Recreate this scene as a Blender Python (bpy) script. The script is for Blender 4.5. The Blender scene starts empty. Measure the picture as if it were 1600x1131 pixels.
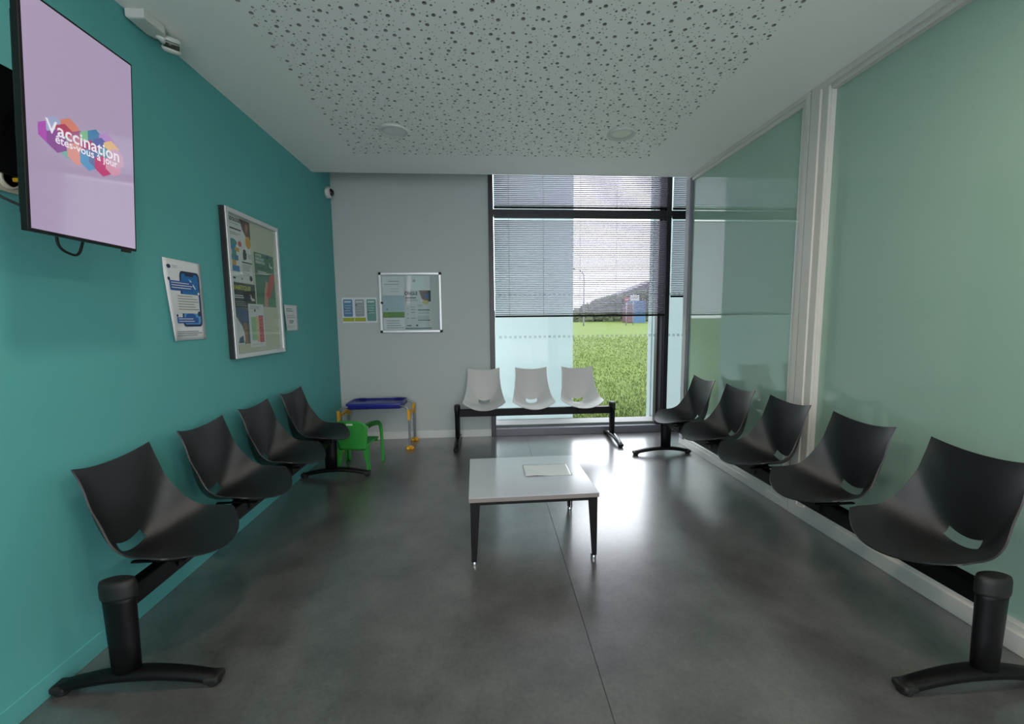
import bpy, bmesh, math, random
from mathutils import Vector, Matrix
from mathutils.geometry import delaunay_2d_cdt
PI = math.pi
random.seed(7)
sc = bpy.context.scene
C = sc.collection

# ------------------------------------------------------------------ camera
f_px, PITCH, YAW, ROLL = 654.5, 0.1011, 0.0695, -0.0102
F = Vector((math.sin(YAW)*math.cos(PITCH), math.cos(YAW)*math.cos(PITCH), -math.sin(PITCH)))
R0 = Vector((math.cos(YAW), -math.sin(YAW), 0)); U0 = R0.cross(F)
Rv = math.cos(ROLL)*R0+math.sin(ROLL)*U0; Uv = -math.sin(ROLL)*R0+math.cos(ROLL)*U0
cd = bpy.data.cameras.new('camera'); cam = bpy.data.objects.new('camera', cd); C.objects.link(cam)
cd.sensor_width = 36; cd.sensor_fit = 'HORIZONTAL'; cd.lens = 36*f_px/1600; cd.clip_end = 500; cd.clip_start = 0.05
M = Matrix.Identity(4)
for i in range(3):
    M[i][0] = Rv[i]; M[i][1] = Uv[i]; M[i][2] = -F[i]
M.translation = Vector((0, 0, 1.4)); cam.matrix_world = M
sc.camera = cam

# ------------------------------------------------------------------ sky, lamps, exposure
sc.view_settings.view_transform = 'Standard'; sc.view_settings.look = 'None'
sc.view_settings.gamma = 1; sc.view_settings.exposure = 0.93
sc.view_settings.use_curve_mapping = False
w = bpy.data.worlds.new('overcast_sky'); sc.world = w; w.use_nodes = True
wn = w.node_tree.nodes; wl_ = w.node_tree.links; bg = wn['Background']; bg.inputs[0].default_value = (0.91, 0.92, 1.0, 1)
# standard overcast sky: zenith three times as bright as the horizon, L = Lz (1 + 2 sin e) / 3
SKY_Z = 5.5
tcw = wn.new('ShaderNodeTexCoord'); sx_n = wn.new('ShaderNodeSeparateXYZ'); wl_.new(tcw.outputs['Generated'], sx_n.inputs[0])
mm = wn.new('ShaderNodeMath'); mm.operation = 'MAXIMUM'; mm.inputs[1].default_value = 0.0; wl_.new(sx_n.outputs['Z'], mm.inputs[0])
ma = wn.new('ShaderNodeMath'); ma.operation = 'MULTIPLY_ADD'; ma.inputs[1].default_value = SKY_Z*2/3; ma.inputs[2].default_value = SKY_Z/3
wl_.new(mm.outputs[0], ma.inputs[0]); wl_.new(ma.outputs[0], bg.inputs[1])
LAMP_W = 8.0          # each lit ceiling lamp behind the camera
LAMP_COL = (1.0, 0.84, 0.68)

# ------------------------------------------------------------------ measures
L, R, H, D, E_ = -1.661, 2.181, 2.878, 4.96, 4.462
HT = 3.3               # height inside the slot in front of the window
YB = -3.2              # rear wall

# ------------------------------------------------------------------ materials
_m = {}
def mat(name, col, rough=0.5, metal=0.0, spec=0.5, bump=0.0, bscale=60, var=0.04, vscale=8, emit=None, es=1.0, coat=0.0, crough=0.03):
    if name in _m: return _m[name]
    m = bpy.data.materials.new(name); m.use_nodes = True; nt = m.node_tree; n = nt.nodes; b = n['Principled BSDF']
    b.inputs['Roughness'].default_value = rough; b.inputs['Metallic'].default_value = metal
    b.inputs['Specular IOR Level'].default_value = spec
    if coat: b.inputs['Coat Weight'].default_value = coat; b.inputs['Coat Roughness'].default_value = crough
    tc = n.new('ShaderNodeTexCoord')
    nz = n.new('ShaderNodeTexNoise'); nz.inputs['Scale'].default_value = vscale; nz.inputs['Detail'].default_value = 3
    nt.links.new(tc.outputs['Object'], nz.inputs['Vector'])
    mx = n.new('ShaderNodeMix'); mx.data_type = 'RGBA'
    c0 = [max(0, c*(1-var)) for c in col]; c1 = [min(1, c*(1+var)) for c in col]
    mx.inputs[6].default_value = (*c0, 1); mx.inputs[7].default_value = (*c1, 1)
    nt.links.new(nz.outputs['Fac'], mx.inputs[0]); nt.links.new(mx.outputs[2], b.inputs['Base Color'])
    if bump:
        n2 = n.new('ShaderNodeTexNoise'); n2.inputs['Scale'].default_value = bscale; n2.inputs['Detail'].default_value = 2
        nt.links.new(tc.outputs['Object'], n2.inputs['Vector'])
        bp = n.new('ShaderNodeBump'); bp.inputs['Strength'].default_value = bump; bp.inputs['Distance'].default_value = 0.002
        nt.links.new(n2.outputs['Fac'], bp.inputs['Height']); nt.links.new(bp.outputs[0], b.inputs['Normal'])
    if emit:
        b.inputs['Emission Color'].default_value = (*emit, 1); b.inputs['Emission Strength'].default_value = es
    _m[name] = m; return m
def s(r, g, b):   # sRGB 0-255 to linear
    f = lambda v: (v/255/12.92) if v/255 <= 0.04045 else ((v/255+0.055)/1.055)**2.4
    return (f(r), f(g), f(b))

teal = mat('teal_paint', s(90, 168, 168), 0.62, bump=0.15, bscale=180, var=0.02, vscale=2, spec=0.35)
white_wall = mat('white_paint', s(186, 194, 194), 0.6, bump=0.15, bscale=180, var=0.015, vscale=2, spec=0.35)
ceil_m = mat('ceiling_paint', s(240, 241, 238), 0.55, var=0.01, vscale=2, spec=0.3)
cavity_m = mat('acoustic_fleece', s(78, 82, 80), 0.95, bump=0.3)
frame_w = mat('grey_lacquered_aluminium', s(206, 203, 198), 0.35, spec=0.5, var=0.01)
frame_d = mat('dark_anodised_aluminium', s(52, 52, 58), 0.35, metal=0.3, var=0.02)
frame_g = mat('mid_grey_aluminium', s(110, 112, 120), 0.4, metal=0.2, var=0.02)
glass_green = mat('back_painted_green_glass', s(152, 182, 168), 0.03, spec=1.0, var=0.02, vscale=1.5)
black_p = mat('black_plastic', s(25, 26, 29), 0.40, spec=0.5, bump=0.25, bscale=900, var=0.05)
white_p = mat('white_plastic', s(202, 202, 201), 0.5, spec=0.3, bump=0.15, bscale=900, var=0.01)
black_m = mat('black_powder_coat', s(10, 10, 12), 0.45, spec=0.2, bump=0.1, bscale=500)
rubber = mat('black_rubber', s(14, 14, 15), 0.6)
chrome = mat('chrome', (0.75, 0.75, 0.77), 0.15, metal=1.0, var=0.01)
silver = mat('anodised_silver', (0.72, 0.73, 0.75), 0.35, metal=0.55, var=0.02)
slat_m = mat('grey_lacquered_slat', s(214, 207, 224), 0.45, var=0.01)
cord_m = mat('grey_cord', s(90, 88, 96), 0.8)
laminate = mat('pale_laminate', s(186, 192, 202), 0.22, spec=0.8, var=0.01, coat=0.8, crough=0.15)
lam_edge = mat('grey_brown_edge', s(128, 120, 116), 0.5)
concrete = mat('pale_concrete', s(120, 120, 119), 0.8, bump=0.3, bscale=40)
paper = mat('paper', s(222, 226, 232), 0.7, var=0.01)
paper_y = mat('cream_board', s(206, 208, 192), 0.8, var=0.02)

def floor_material():
    m = bpy.data.materials.new('grey_mottled_vinyl'); m.use_nodes = True; nt = m.node_tree; n = nt.nodes; b = n['Principled BSDF']
    tc = n.new('ShaderNodeTexCoord')
    a = n.new('ShaderNodeTexNoise'); a.inputs['Scale'].default_value = 3.2; a.inputs['Detail'].default_value = 7; a.inputs['Roughness'].default_value = 0.65
    c = n.new('ShaderNodeTexNoise'); c.inputs['Scale'].default_value = 60; c.inputs['Detail'].default_value = 4
    for q in (a, c): nt.links.new(tc.outputs['Object'], q.inputs['Vector'])
    ad = n.new('ShaderNodeMath'); ad.operation = 'MULTIPLY_ADD'; ad.inputs[1].default_value = 0.35
    nt.links.new(c.outputs['Fac'], ad.inputs[0]); nt.links.new(a.outputs['Fac'], ad.inputs[2])
    r = n.new('ShaderNodeValToRGB'); r.color_ramp.elements[0].position = 0.42; r.color_ramp.elements[1].position = 1.0
    r.color_ramp.elements[0].color = (*s(57, 57, 57), 1); r.color_ramp.elements[1].color = (*s(106, 105, 104), 1)
    nt.links.new(ad.outputs[0], r.inputs[0]); nt.links.new(r.outputs[0], b.inputs['Base Color'])
    rr = n.new('ShaderNodeMapRange'); rr.inputs[3].default_value = 0.30; rr.inputs[4].default_value = 0.38
    nt.links.new(a.outputs['Fac'], rr.inputs[0]); nt.links.new(rr.outputs[0], b.inputs['Roughness'])
    bp = n.new('ShaderNodeBump'); bp.inputs['Strength'].default_value = 0.12; bp.inputs['Distance'].default_value = 0.001
    nt.links.new(c.outputs['Fac'], bp.inputs['Height']); nt.links.new(bp.outputs[0], b.inputs['Normal'])
    b.inputs['Specular IOR Level'].default_value = 0.8
    b.inputs['Coat Weight'].default_value = 1.0; b.inputs['Coat Roughness'].default_value = 0.21; b.inputs['Coat IOR'].default_value = 1.85
    return m
floor_m = floor_material()

def clear_glass(name, tint, refl=1.0):
    m = bpy.data.materials.new(name); m.use_nodes = True; nt = m.node_tree; n = nt.nodes
    n.remove(n['Principled BSDF']); o = n['Material Output']
    t = n.new('ShaderNodeBsdfTransparent'); t.inputs[0].default_value = (*tint, 1)
    g = n.new('ShaderNodeBsdfGlossy'); g.inputs['Roughness'].default_value = 0.02
    fr = n.new('ShaderNodeLayerWeight'); fr.inputs[0].default_value = 0.5      # Schlick reflectance from the facing angle, the same on both faces
    pw = n.new('ShaderNodeMath'); pw.operation = 'POWER'; pw.inputs[1].default_value = 5; nt.links.new(fr.outputs['Facing'], pw.inputs[0])
    k = n.new('ShaderNodeMath'); k.operation = 'MULTIPLY_ADD'; k.inputs[1].default_value = 0.9*refl; k.inputs[2].default_value = 0.04*refl
    nt.links.new(pw.outputs[0], k.inputs[0])
    mx = n.new('ShaderNodeMixShader'); nt.links.new(k.outputs[0], mx.inputs[0]); nt.links.new(t.outputs[0], mx.inputs[1]); nt.links.new(g.outputs[0], mx.inputs[2])
    nt.links.new(mx.outputs[0], o.inputs[0]); return m
pane_m = clear_glass('window_glass', (0.96, 0.98, 0.97), 0.4)
board_glass = clear_glass('board_glass', (0.95, 0.97, 0.96))
def frosted():
    m = bpy.data.materials.new('frosted_facade_glass'); m.use_nodes = True; nt = m.node_tree; n = nt.nodes
    n.remove(n['Principled BSDF']); o = n['Material Output']
    d = n.new('ShaderNodeBsdfDiffuse'); t = n.new('ShaderNodeBsdfTranslucent')
    nz = n.new('ShaderNodeTexNoise'); nz.inputs['Scale'].default_value = 1.2
    cr = n.new('ShaderNodeValToRGB'); cr.color_ramp.elements[0].color = (0.57, 0.64, 0.64, 1); cr.color_ramp.elements[1].color = (0.60, 0.67, 0.67, 1)
    nt.links.new(nz.outputs['Fac'], cr.inputs[0])
    for q in (d, t): nt.links.new(cr.outputs[0], q.inputs[0])
    mx = n.new('ShaderNodeMixShader'); mx.inputs[0].default_value = 0.6
    nt.links.new(d.outputs[0], mx.inputs[1]); nt.links.new(t.outputs[0], mx.inputs[2])
    tr = n.new('ShaderNodeBsdfTransparent'); tr.inputs[0].default_value = (0.85, 0.93, 0.97, 1)
    m2 = n.new('ShaderNodeMixShader'); m2.inputs[0].default_value = 0.04
    nt.links.new(mx.outputs[0], m2.inputs[1]); nt.links.new(tr.outputs[0], m2.inputs[2])
    nt.links.new(m2.outputs[0], o.inputs[0]); return m
frost_m = frosted()

# ------------------------------------------------------------------ helpers
def link(o, parent=None):
    C.objects.link(o)
    if parent is not None: o.parent = parent
    return o
def obj(name, bm, m, parent=None, smooth=False, loc=None):
    me = bpy.data.meshes.new(name)
    if smooth:
        for f in bm.faces: f.smooth = True
    bm.to_mesh(me); bm.free()
    for q in (m if isinstance(m, (list, tuple)) else [m]): me.materials.append(q)
    o = bpy.data.objects.new(name, me)
    if loc: o.location = loc
    return link(o, parent)
def tag(o, label=None, cat=None, group=None, kind=None):
    if label: o['label'] = label
    if cat: o['category'] = cat
    if group: o['group'] = group
    if kind: o['kind'] = kind
    return o
def thing(name, label, cat, loc=(0, 0, 0), rz=0, group=None):
    o = bpy.data.objects.new(name, None); o.empty_display_size = 0.1
    o.location = loc; o.rotation_euler = (0, 0, rz); link(o)
    return tag(o, label, cat, group)
def dup(root):
    r = root.copy(); C.objects.link(r)
    for ch in list(root.children):
        c = ch.copy(); C.objects.link(c); c.parent = r
        for g in list(ch.children):
            d = g.copy(); C.objects.link(d); d.parent = c
    return r
def box(bm, x0, x1, y0, y1, z0, z1, bev=0.0, mi=0, seg=2):
    vs = [bm.verts.new(p) for p in ((x0,y0,z0),(x1,y0,z0),(x1,y1,z0),(x0,y1,z0),(x0,y0,z1),(x1,y0,z1),(x1,y1,z1),(x0,y1,z1))]
    fs = [bm.faces.new([vs[i] for i in q]) for q in ((3,2,1,0),(4,5,6,7),(0,1,5,4),(1,2,6,5),(2,3,7,6),(3,0,4,7))]
    for q in fs: q.material_index = mi
    if bev:
        es = list({e for q in fs for e in q.edges})
        bmesh.ops.bevel(bm, geom=es, offset=bev, segments=seg, profile=0.5, affect='EDGES', material=mi)
    return bm
def SOLID(bm, geom, thickness):
    bm.normal_update(); return bmesh.ops.solidify(bm, geom=geom, thickness=thickness)
def B(x0, x1, y0, y1, z0, z1, bev=0.0):
    return box(bmesh.new(), x0, x1, y0, y1, z0, z1, bev)
def lathe(bm, prof, n=24, axis='z', center=(0,0,0), sx=1, sy=1, mi=0):
    rings = []
    for r, h in prof:
        ring = []
        for k in range(n):
            a = 2*PI*k/n; c, q = r*math.cos(a)*sx, r*math.sin(a)*sy
            p = (c, q, h) if axis == 'z' else ((h, c, q) if axis == 'x' else (c, h, q))
            ring.append(bm.verts.new((p[0]+center[0], p[1]+center[1], p[2]+center[2])))
        rings.append(ring)
    for a, b_ in zip(rings, rings[1:]):
        for k in range(n):
            f = bm.faces.new((a[k], a[(k+1) % n], b_[(k+1) % n], b_[k])); f.material_index = mi; f.smooth = True
    for ring in (rings[0][::-1], rings[-1]):
        if prof[0][0] > 1e-6 or prof[-1][0] > 1e-6:
            try:
                f = bm.faces.new(ring); f.material_index = mi
            except ValueError: pass
    bmesh.ops.recalc_face_normals(bm, faces=bm.faces)
    return bm
def catmull(pts, n):
    out = []; P = [Vector(p) for p in pts]
    for i in range(len(P)-1):
        p0 = P[max(i-1, 0)]; p1 = P[i]; p2 = P[i+1]; p3 = P[min(i+2, len(P)-1)]
        for k in range(n):
            t = k/n
            out.append(0.5*((2*p1)+(-p0+p2)*t+(2*p0-5*p1+4*p2-p3)*t*t+(-p0+3*p1-3*p2+p3)*t**3))
    out.append(P[-1]); return out
def tube(bm, pts, r, n=10, sub=6, mi=0, radii=None):
    P = catmull(pts, sub) if sub > 1 else [Vector(p) for p in pts]
    rings = []; up = Vector((0.13, 0.31, 0.94)).normalized()
    for i, p in enumerate(P):
        t = (P[min(i+1, len(P)-1)]-P[max(i-1, 0)]).normalized()
        a = t.cross(up)
        if a.length < 1e-3: a = t.cross(Vector((1, 0, 0)))
        a.normalize(); b_ = t.cross(a)
        rr = r if radii is None else radii[0]+(radii[1]-radii[0])*i/(len(P)-1)
        rings.append([bm.verts.new(p+(a*math.cos(2*PI*k/n)+b_*math.sin(2*PI*k/n))*rr) for k in range(n)])
    for A, B_ in zip(rings, rings[1:]):
        for k in range(n):
            f = bm.faces.new((A[k], A[(k+1) % n], B_[(k+1) % n], B_[k])); f.smooth = True; f.material_index = mi
    bm.faces.new(rings[0][::-1]).material_index = mi; bm.faces.new(rings[-1]).material_index = mi
    return bm
def prism(bm, outline, d0, d1, plane='xz', mi=0, bev=0):
    """extrude a 2D outline; plane 'xz' extrudes along y, 'xy' along z, 'yz' along x"""
    def P(a, b_, d): return {'xz': (a, d, b_), 'xy': (a, b_, d), 'yz': (d, a, b_)}[plane]
    A = [bm.verts.new(P(a, b_, d0)) for a, b_ in outline]; Z = [bm.verts.new(P(a, b_, d1)) for a, b_ in outline]
    fs = [bm.faces.new(A), bm.faces.new(Z[::-1])]
    n = len(A)
    for k in range(n): fs.append(bm.faces.new((A[k], Z[k], Z[(k+1) % n], A[(k+1) % n])))
    for q in fs: q.material_index = mi
    bmesh.ops.recalc_face_normals(bm, faces=fs)
    if bev: bmesh.ops.bevel(bm, geom=list({e for e in fs[0].edges} | {e for e in fs[1].edges}), offset=bev, segments=2, profile=0.5, affect='EDGES')
    return bm
def struct(name, bm, m, parent=None, label=None, **k):
    o = obj(name, bm, m, parent, **k)
    if parent is None: o['kind'] = 'structure'
    if label: o['label'] = label
    return o

# ------------------------------------------------------------------ ROOM SHELL
XS = 0.447   # seam between the two vinyl sheets
fl = struct('floor', B(L-0.2, 4.7, YB-0.2, D+0.12, -0.14, -0.004), mat('seam_weld', s(70, 70, 72), 0.5), label='grey mottled vinyl floor with a fine welded seam')
def sheet_poly(x0a, x0b, x1a, x1b):
    return prism(bmesh.new(), [(x0a, YB), (x1a, YB), (x1b, D+0.1), (x0b, D+0.1)], -0.0045, 0.0, 'xy')
struct('vinyl_sheet', sheet_poly(L-0.2, L-0.2, 0.352, 0.502), floor_m, fl)
struct('vinyl_sheet', sheet_poly(0.3555, 0.5055, 4.7, 4.7), floor_m, fl)

wl = struct('wall_left', B(L-0.15, L, YB-0.15, D+0.15, 0, HT), teal, label='matt teal painted wall on the left')
struct('baseboard_left', B(L, L+0.009, YB, D, 0.0, 0.085, 0.002), teal, label='teal painted skirting along the left wall')
wb = struct('wall_back', B(L, 0.09, D, D+0.15, 0, HT), white_wall, label='plain off-white wall beside the window')
struct('baseboard_back', B(L+0.009, 0.088, D-0.011, D, 0.0, 0.088, 0.002), mat('white_skirting', s(214, 218, 216), 0.4), label='white skirting under the off-white wall')
struct('wall_side', B(4.6, 4.75, YB, D+0.15, 0, HT), white_wall)
# rear wall behind the camera with an opening added for fill daylight
wr = struct('wall_rear', B(L, -1.3, YB-0.15, YB, 0, HT), white_wall)
struct('wall_rear_part', B(2.1, 4.6, YB-0.15, YB, 0, HT), white_wall, wr)
struct('wall_rear_part', B(-1.3, 2.1, YB-0.15, YB, 2.86, HT), white_wall, wr)

# ceiling: plasterboard border + perforated acoustic panels, real holes with a dark fleece above
PX0, PX1, PY1 = -1.13, 1.56, 3.975
NX = 5; TW = (PX1-PX0)/NX; NY = 9; TH_ = TW; PY0 = PY1-NY*TH_
ce = struct('ceiling', B(L, PX0, YB, E_, H, H+0.10), ceil_m, label='white ceiling with a field of random round acoustic perforations')
for n_, q in (('ceiling_border', (PX1, R+2.4, YB, E_)), ('ceiling_border', (PX0, PX1, PY1, E_)), ('ceiling_border', (PX0, PX1, YB, PY0))):
    struct(n_, B(q[0], q[1], q[2], q[3], H, H+0.10), ceil_m, ce)
struct('acoustic_fleece', B(PX0, PX1, PY0, PY1, H+0.0105, H+0.06), cavity_m, ce, label='dark fleece seen through the holes')
struct('ceiling_slot_top', B(L, 4.6, E_-0.3, D+0.15, HT, HT+0.05), ceil_m, ce)
struct('ceiling_slot_side', B(L, 4.6, E_-0.04, E_-0.001, H+0.10, HT), ceil_m, ce)
def perforated_tile():
    rnd = random.Random(3); holes = []
    def ok(x, y, r):
        if not (r+0.004 < x < TW-r-0.004 and r+0.004 < y < TW-r-0.004): return False
        return all((x-a)**2+(y-b_)**2 > (r+c+0.0075)**2 for a, b_, c in holes)
    for r, cnt, gap in ((0.0110, 30, 0.078), (0.0068, 40, 0.052), (0.0034, 135, 0.0)):
        same = []; tries = 0
        while len(same) < cnt and tries < 6000:
            tries += 1; x, y = rnd.random()*TW, rnd.random()*TW
            if ok(x, y, r) and all((x-a)**2+(y-b_)**2 > gap*gap for a, b_ in same):
                holes.append((x, y, r)); same.append((x, y))
    vs = [Vector((0, 0)), Vector((TW, 0)), Vector((TW, TW)), Vector((0, TW))]; faces = [[0, 1, 2, 3]]
    for x, y, r in holes:
        n = 14 if r > 0.01 else (10 if r > 0.005 else 7); s0 = len(vs)
        for k in range(n): vs.append(Vector((x+r*math.cos(2*PI*k/n), y+r*math.sin(2*PI*k/n))))
        faces.append(list(range(s0, s0+n)))
    res = delaunay_2d_cdt(vs, [], faces, 1, 1e-7, True)
    V, _, Fc, _, _, FO = res
    bm = bmesh.new(); bv = [bm.verts.new((v.x, v.y, 0)) for v in V]
    for fc, og in zip(Fc, FO):
        if 0 in og and len(og) == 1: 
            try: bm.faces.new([bv[i] for i in fc])
            except ValueError: pass
    lone = [v for v in bm.verts if not v.link_faces]
    bmesh.ops.delete(bm, geom=lone, context='VERTS')
    bmesh.ops.recalc_face_normals(bm, faces=bm.faces)
    ed = [e for e in bm.edges if e.is_boundary]
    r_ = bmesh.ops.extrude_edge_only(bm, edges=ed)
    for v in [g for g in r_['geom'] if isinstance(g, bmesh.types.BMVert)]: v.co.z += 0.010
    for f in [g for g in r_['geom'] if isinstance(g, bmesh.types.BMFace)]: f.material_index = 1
    return bm
tile0 = obj('acoustic_panel', perforated_tile(), [ceil_m, mat('shaded_hole_wall', s(150, 149, 146), 0.9)], ce, loc=(PX0, PY0, H))  # hole walls coloured darker so the shade inside them is painted in
for i in range(NX):
    for j in range(NY):
        if i == j == 0: continue
        t_ = tile0.copy(); C.objects.link(t_); t_.parent = ce
        t_.location = (PX0+i*TW, PY0+j*TH_, H)

# ------------------------------------------------------------------ WINDOW
win = struct('window_1', B(0.09, 0.145, D-0.03, D+0.09, 0.0, HT, 0.003), frame_d, label='full height dark framed window at the end of the room')
struct('frame_post', B(2.185, 2.245, D-0.03, D+0.09, 0, HT, 0.003), frame_d, win)
struct('inner_post', B(2.118, 2.150, D+0.01, D+0.09, 0.11, HT, 0.002), frame_d, win)
struct('post_web', B(2.150, 2.185, D+0.02, D+0.09, 0.11, HT, 0.001), frame_g, win, label='light grey face between the dark posts')
struct('frame_post', B(3.4, 3.46, D-0.03, D+0.09, 0, HT, 0.003), frame_d, win)
for x0, x1 in ((0.145, 2.185), (2.245, 3.4)):
    struct('bottom_rail', B(x0, x1, D-0.025, D+0.09, 0.0, 0.088, 0.003), frame_g, win)
    struct('transom', B(x0, x1, D-0.03, D+0.09, 2.595, 2.655, 0.003), frame_d, win)
    xe = 2.118 if x0 < 1 else x1
    struct('window_pane', B(x0, xe, D+0.045, D+0.051, 0.088, 2.595), pane_m, win)
    struct('window_pane', B(x0, xe, D+0.045, D+0.051, 2.655, HT), pane_m, win)
struct('window_ledge', B(0.145, 3.4, D+0.052, D+0.30, 0.06, 0.118, 0.002), concrete, win, label='pale outer window ledge')
struct('wall_back_return', B(3.46, 4.6, D, D+0.15, 0, HT), white_wall, wb)
# safety dots stuck on the glass
dots = bmesh.new()
for z in (1.19, 1.69):
    for x0, x1 in ((0.2, 2.1), (2.27, 3.38)):
        x = x0
        while x < x1:
            box(dots, x, x+0.032, D+0.0515, D+0.0525, z-0.015, z+0.015); x += 0.059
dm = mat('translucent_white_film', s(176, 186, 190), 0.6)
nt = dm.node_tree; nn = nt.nodes; tb = nn.new('ShaderNodeBsdfTransparent'); mx = nn.new('ShaderNodeMixShader'); mx.inputs[0].default_value = 0.25
nt.links.new(tb.outputs[0], mx.inputs[1]); nt.links.new(nn['Principled BSDF'].outputs[0], mx.inputs[2]); nt.links.new(mx.outputs[0], nn['Material Output'].inputs[0])
so = obj('safety_dots', dots, dm, win); so['kind'] = 'stuff'; so['label'] = 'two rows of small square safety dots on the glass'

# venetian blinds
def slat_bm(w_):
    bm = bmesh.new(); n = 4; d = 0.0245; prev = None; tilt = math.radians(-27)
    for k in range(n+1):
        t = k/n-0.5; y = d*t; z = 0.0022*(1-4*t*t)
        yy = y*math.cos(tilt)-z*math.sin(tilt); zz = y*math.sin(tilt)+z*math.cos(tilt)
        a = bm.verts.new((-w_/2, yy, zz)); b_ = bm.verts.new((w_/2, yy, zz))
        if prev: bm.faces.new((prev[0], prev[1], b_, a)).smooth = True
        prev = (a, b_)
    r_ = SOLID(bm, geom=bm.faces[:], thickness=0.0005)
    return bm
def blind(name, label, x0, x1, zb, zt, cords, group='venetian blinds over the window'):
    y = D-0.045; w_ = x1-x0
    r_ = thing(name, label, 'blind', ((x0+x1)/2, y, zb), 0, group)
    zt_head = 0.035 if zt < 3 else 0.0
    if zt_head: obj('head_rail', B(-w_/2, w_/2, -0.016, 0.016, zt-zb-0.04, zt-zb, 0.002), frame_d, r_)
    obj('bottom_rail', B(-w_/2, w_/2, -0.014, 0.014, 0, 0.022, 0.003), black_m, r_)
    pitch = 0.0212; n = int((zt-zb-0.03-zt_head)/pitch)
    s0 = obj('slat', slat_bm(w_-0.006), slat_m, r_, loc=(0, 0, 0.036))
    for k in range(1, n):
        c = s0.copy(); C.objects.link(c); c.parent = r_; c.location = (0, 0, 0.036+k*pitch)
    for cx in cords:
        bm = bmesh.new(); tube(bm, [(cx-(x0+x1)/2, -0.0135, 0.01), (cx-(x0+x1)/2, -0.0135, zt-zb-0.005)], 0.0011, 5, 1)
        tube(bm, [(cx-(x0+x1)/2, 0.0135, 0.01), (cx-(x0+x1)/2, 0.0135, zt-zb-0.005)], 0.0011, 5, 1)
        obj('ladder_cord', bm, cord_m, r_)
    return r_
blind('venetian_blind', 'wide grey slatted blind hanging below the transom, halfway down the big window', 0.152, 2.178, 1.425, 2.592, (0.32, 0.72, 1.15, 1.58, 2.05))
blind('venetian_blind', 'wide grey slatted blind above the transom of the big window', 0.152, 2.178, 2.66, 3.28, (0.32, 0.72, 1.15, 1.58, 2.05))
b3 = blind('venetian_blind', 'narrow visible grey blind below the transom, right of the dark mullion', 2.252, 3.39, 1.645, 2.592, (2.42, 2.9, 3.3))
blind('venetian_blind', 'narrow visible grey blind above the transom, right of the dark mullion', 2.252, 3.39, 2.66, 3.28, (2.42, 2.9, 3.3))

# ------------------------------------------------------------------ PARTITION (right wall)
pr = struct('wall_right', B(R+0.03, R+0.12, 2.63, 2.765, 0, H, 0.003), frame_w, label='light grey framed partition with green opaque glass')
def fp(x0, x1, y0, y1, z0, z1, name='frame_rail', m=frame_w): struct(name, B(x0, x1, y0, y1, z0, z1, 0.003), m, pr)
# near leaf: deep reveal
fp(R, R+0.10, YB, 2.765, 0, 0.085)
fp(R+0.022, R+0.10, YB, 2.63, 0.083, 0.112)
fp(R, R+0.10, YB, 2.765, 2.842, H)
fp(R+0.022, R+0.10, YB, 2.63, 2.815, 2.844)
fp(R, R+0.04, 2.69, 2.765, 0.084, 2.843, 'frame_post')
fp(R+0.012, R+0.05, 2.635, 2.70, 0.084, 2.843, 'frame_post')
struct('glass_pane', B(R+0.060, R+0.068, YB, 2.64, 0.10, 2.83), glass_green, pr)
# far leaf
fp(R+0.002, R+0.09, 2.773, E_-0.002, 0, 0.062)
fp(R+0.012, R+0.09, 2.82, 4.39, 0.060, 0.092)
fp(R+0.002, R+0.09, 2.773, E_-0.002, 2.845, H)
fp(R+0.012, R+0.09, 2.82, 4.39, 2.812, 2.847)
fp(R+0.002, R+0.09, 2.773, 2.815, 0.060, 2.846, 'frame_post')
fp(R+0.008, R+0.06, 2.813, 2.842, 0.060, 2.846, 'frame_post')
fp(R+0.014, R+0.06, 2.840, 2.858, 0.090, 2.814, 'glazing_bead', silver)
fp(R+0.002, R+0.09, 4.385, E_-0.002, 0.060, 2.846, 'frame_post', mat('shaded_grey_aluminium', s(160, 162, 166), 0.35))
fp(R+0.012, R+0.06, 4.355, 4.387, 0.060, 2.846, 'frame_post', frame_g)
struct('glass_pane', B(R+0.030, R+0.038, 2.855, 4.36, 0.085, 2.82), glass_green, pr)

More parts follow.
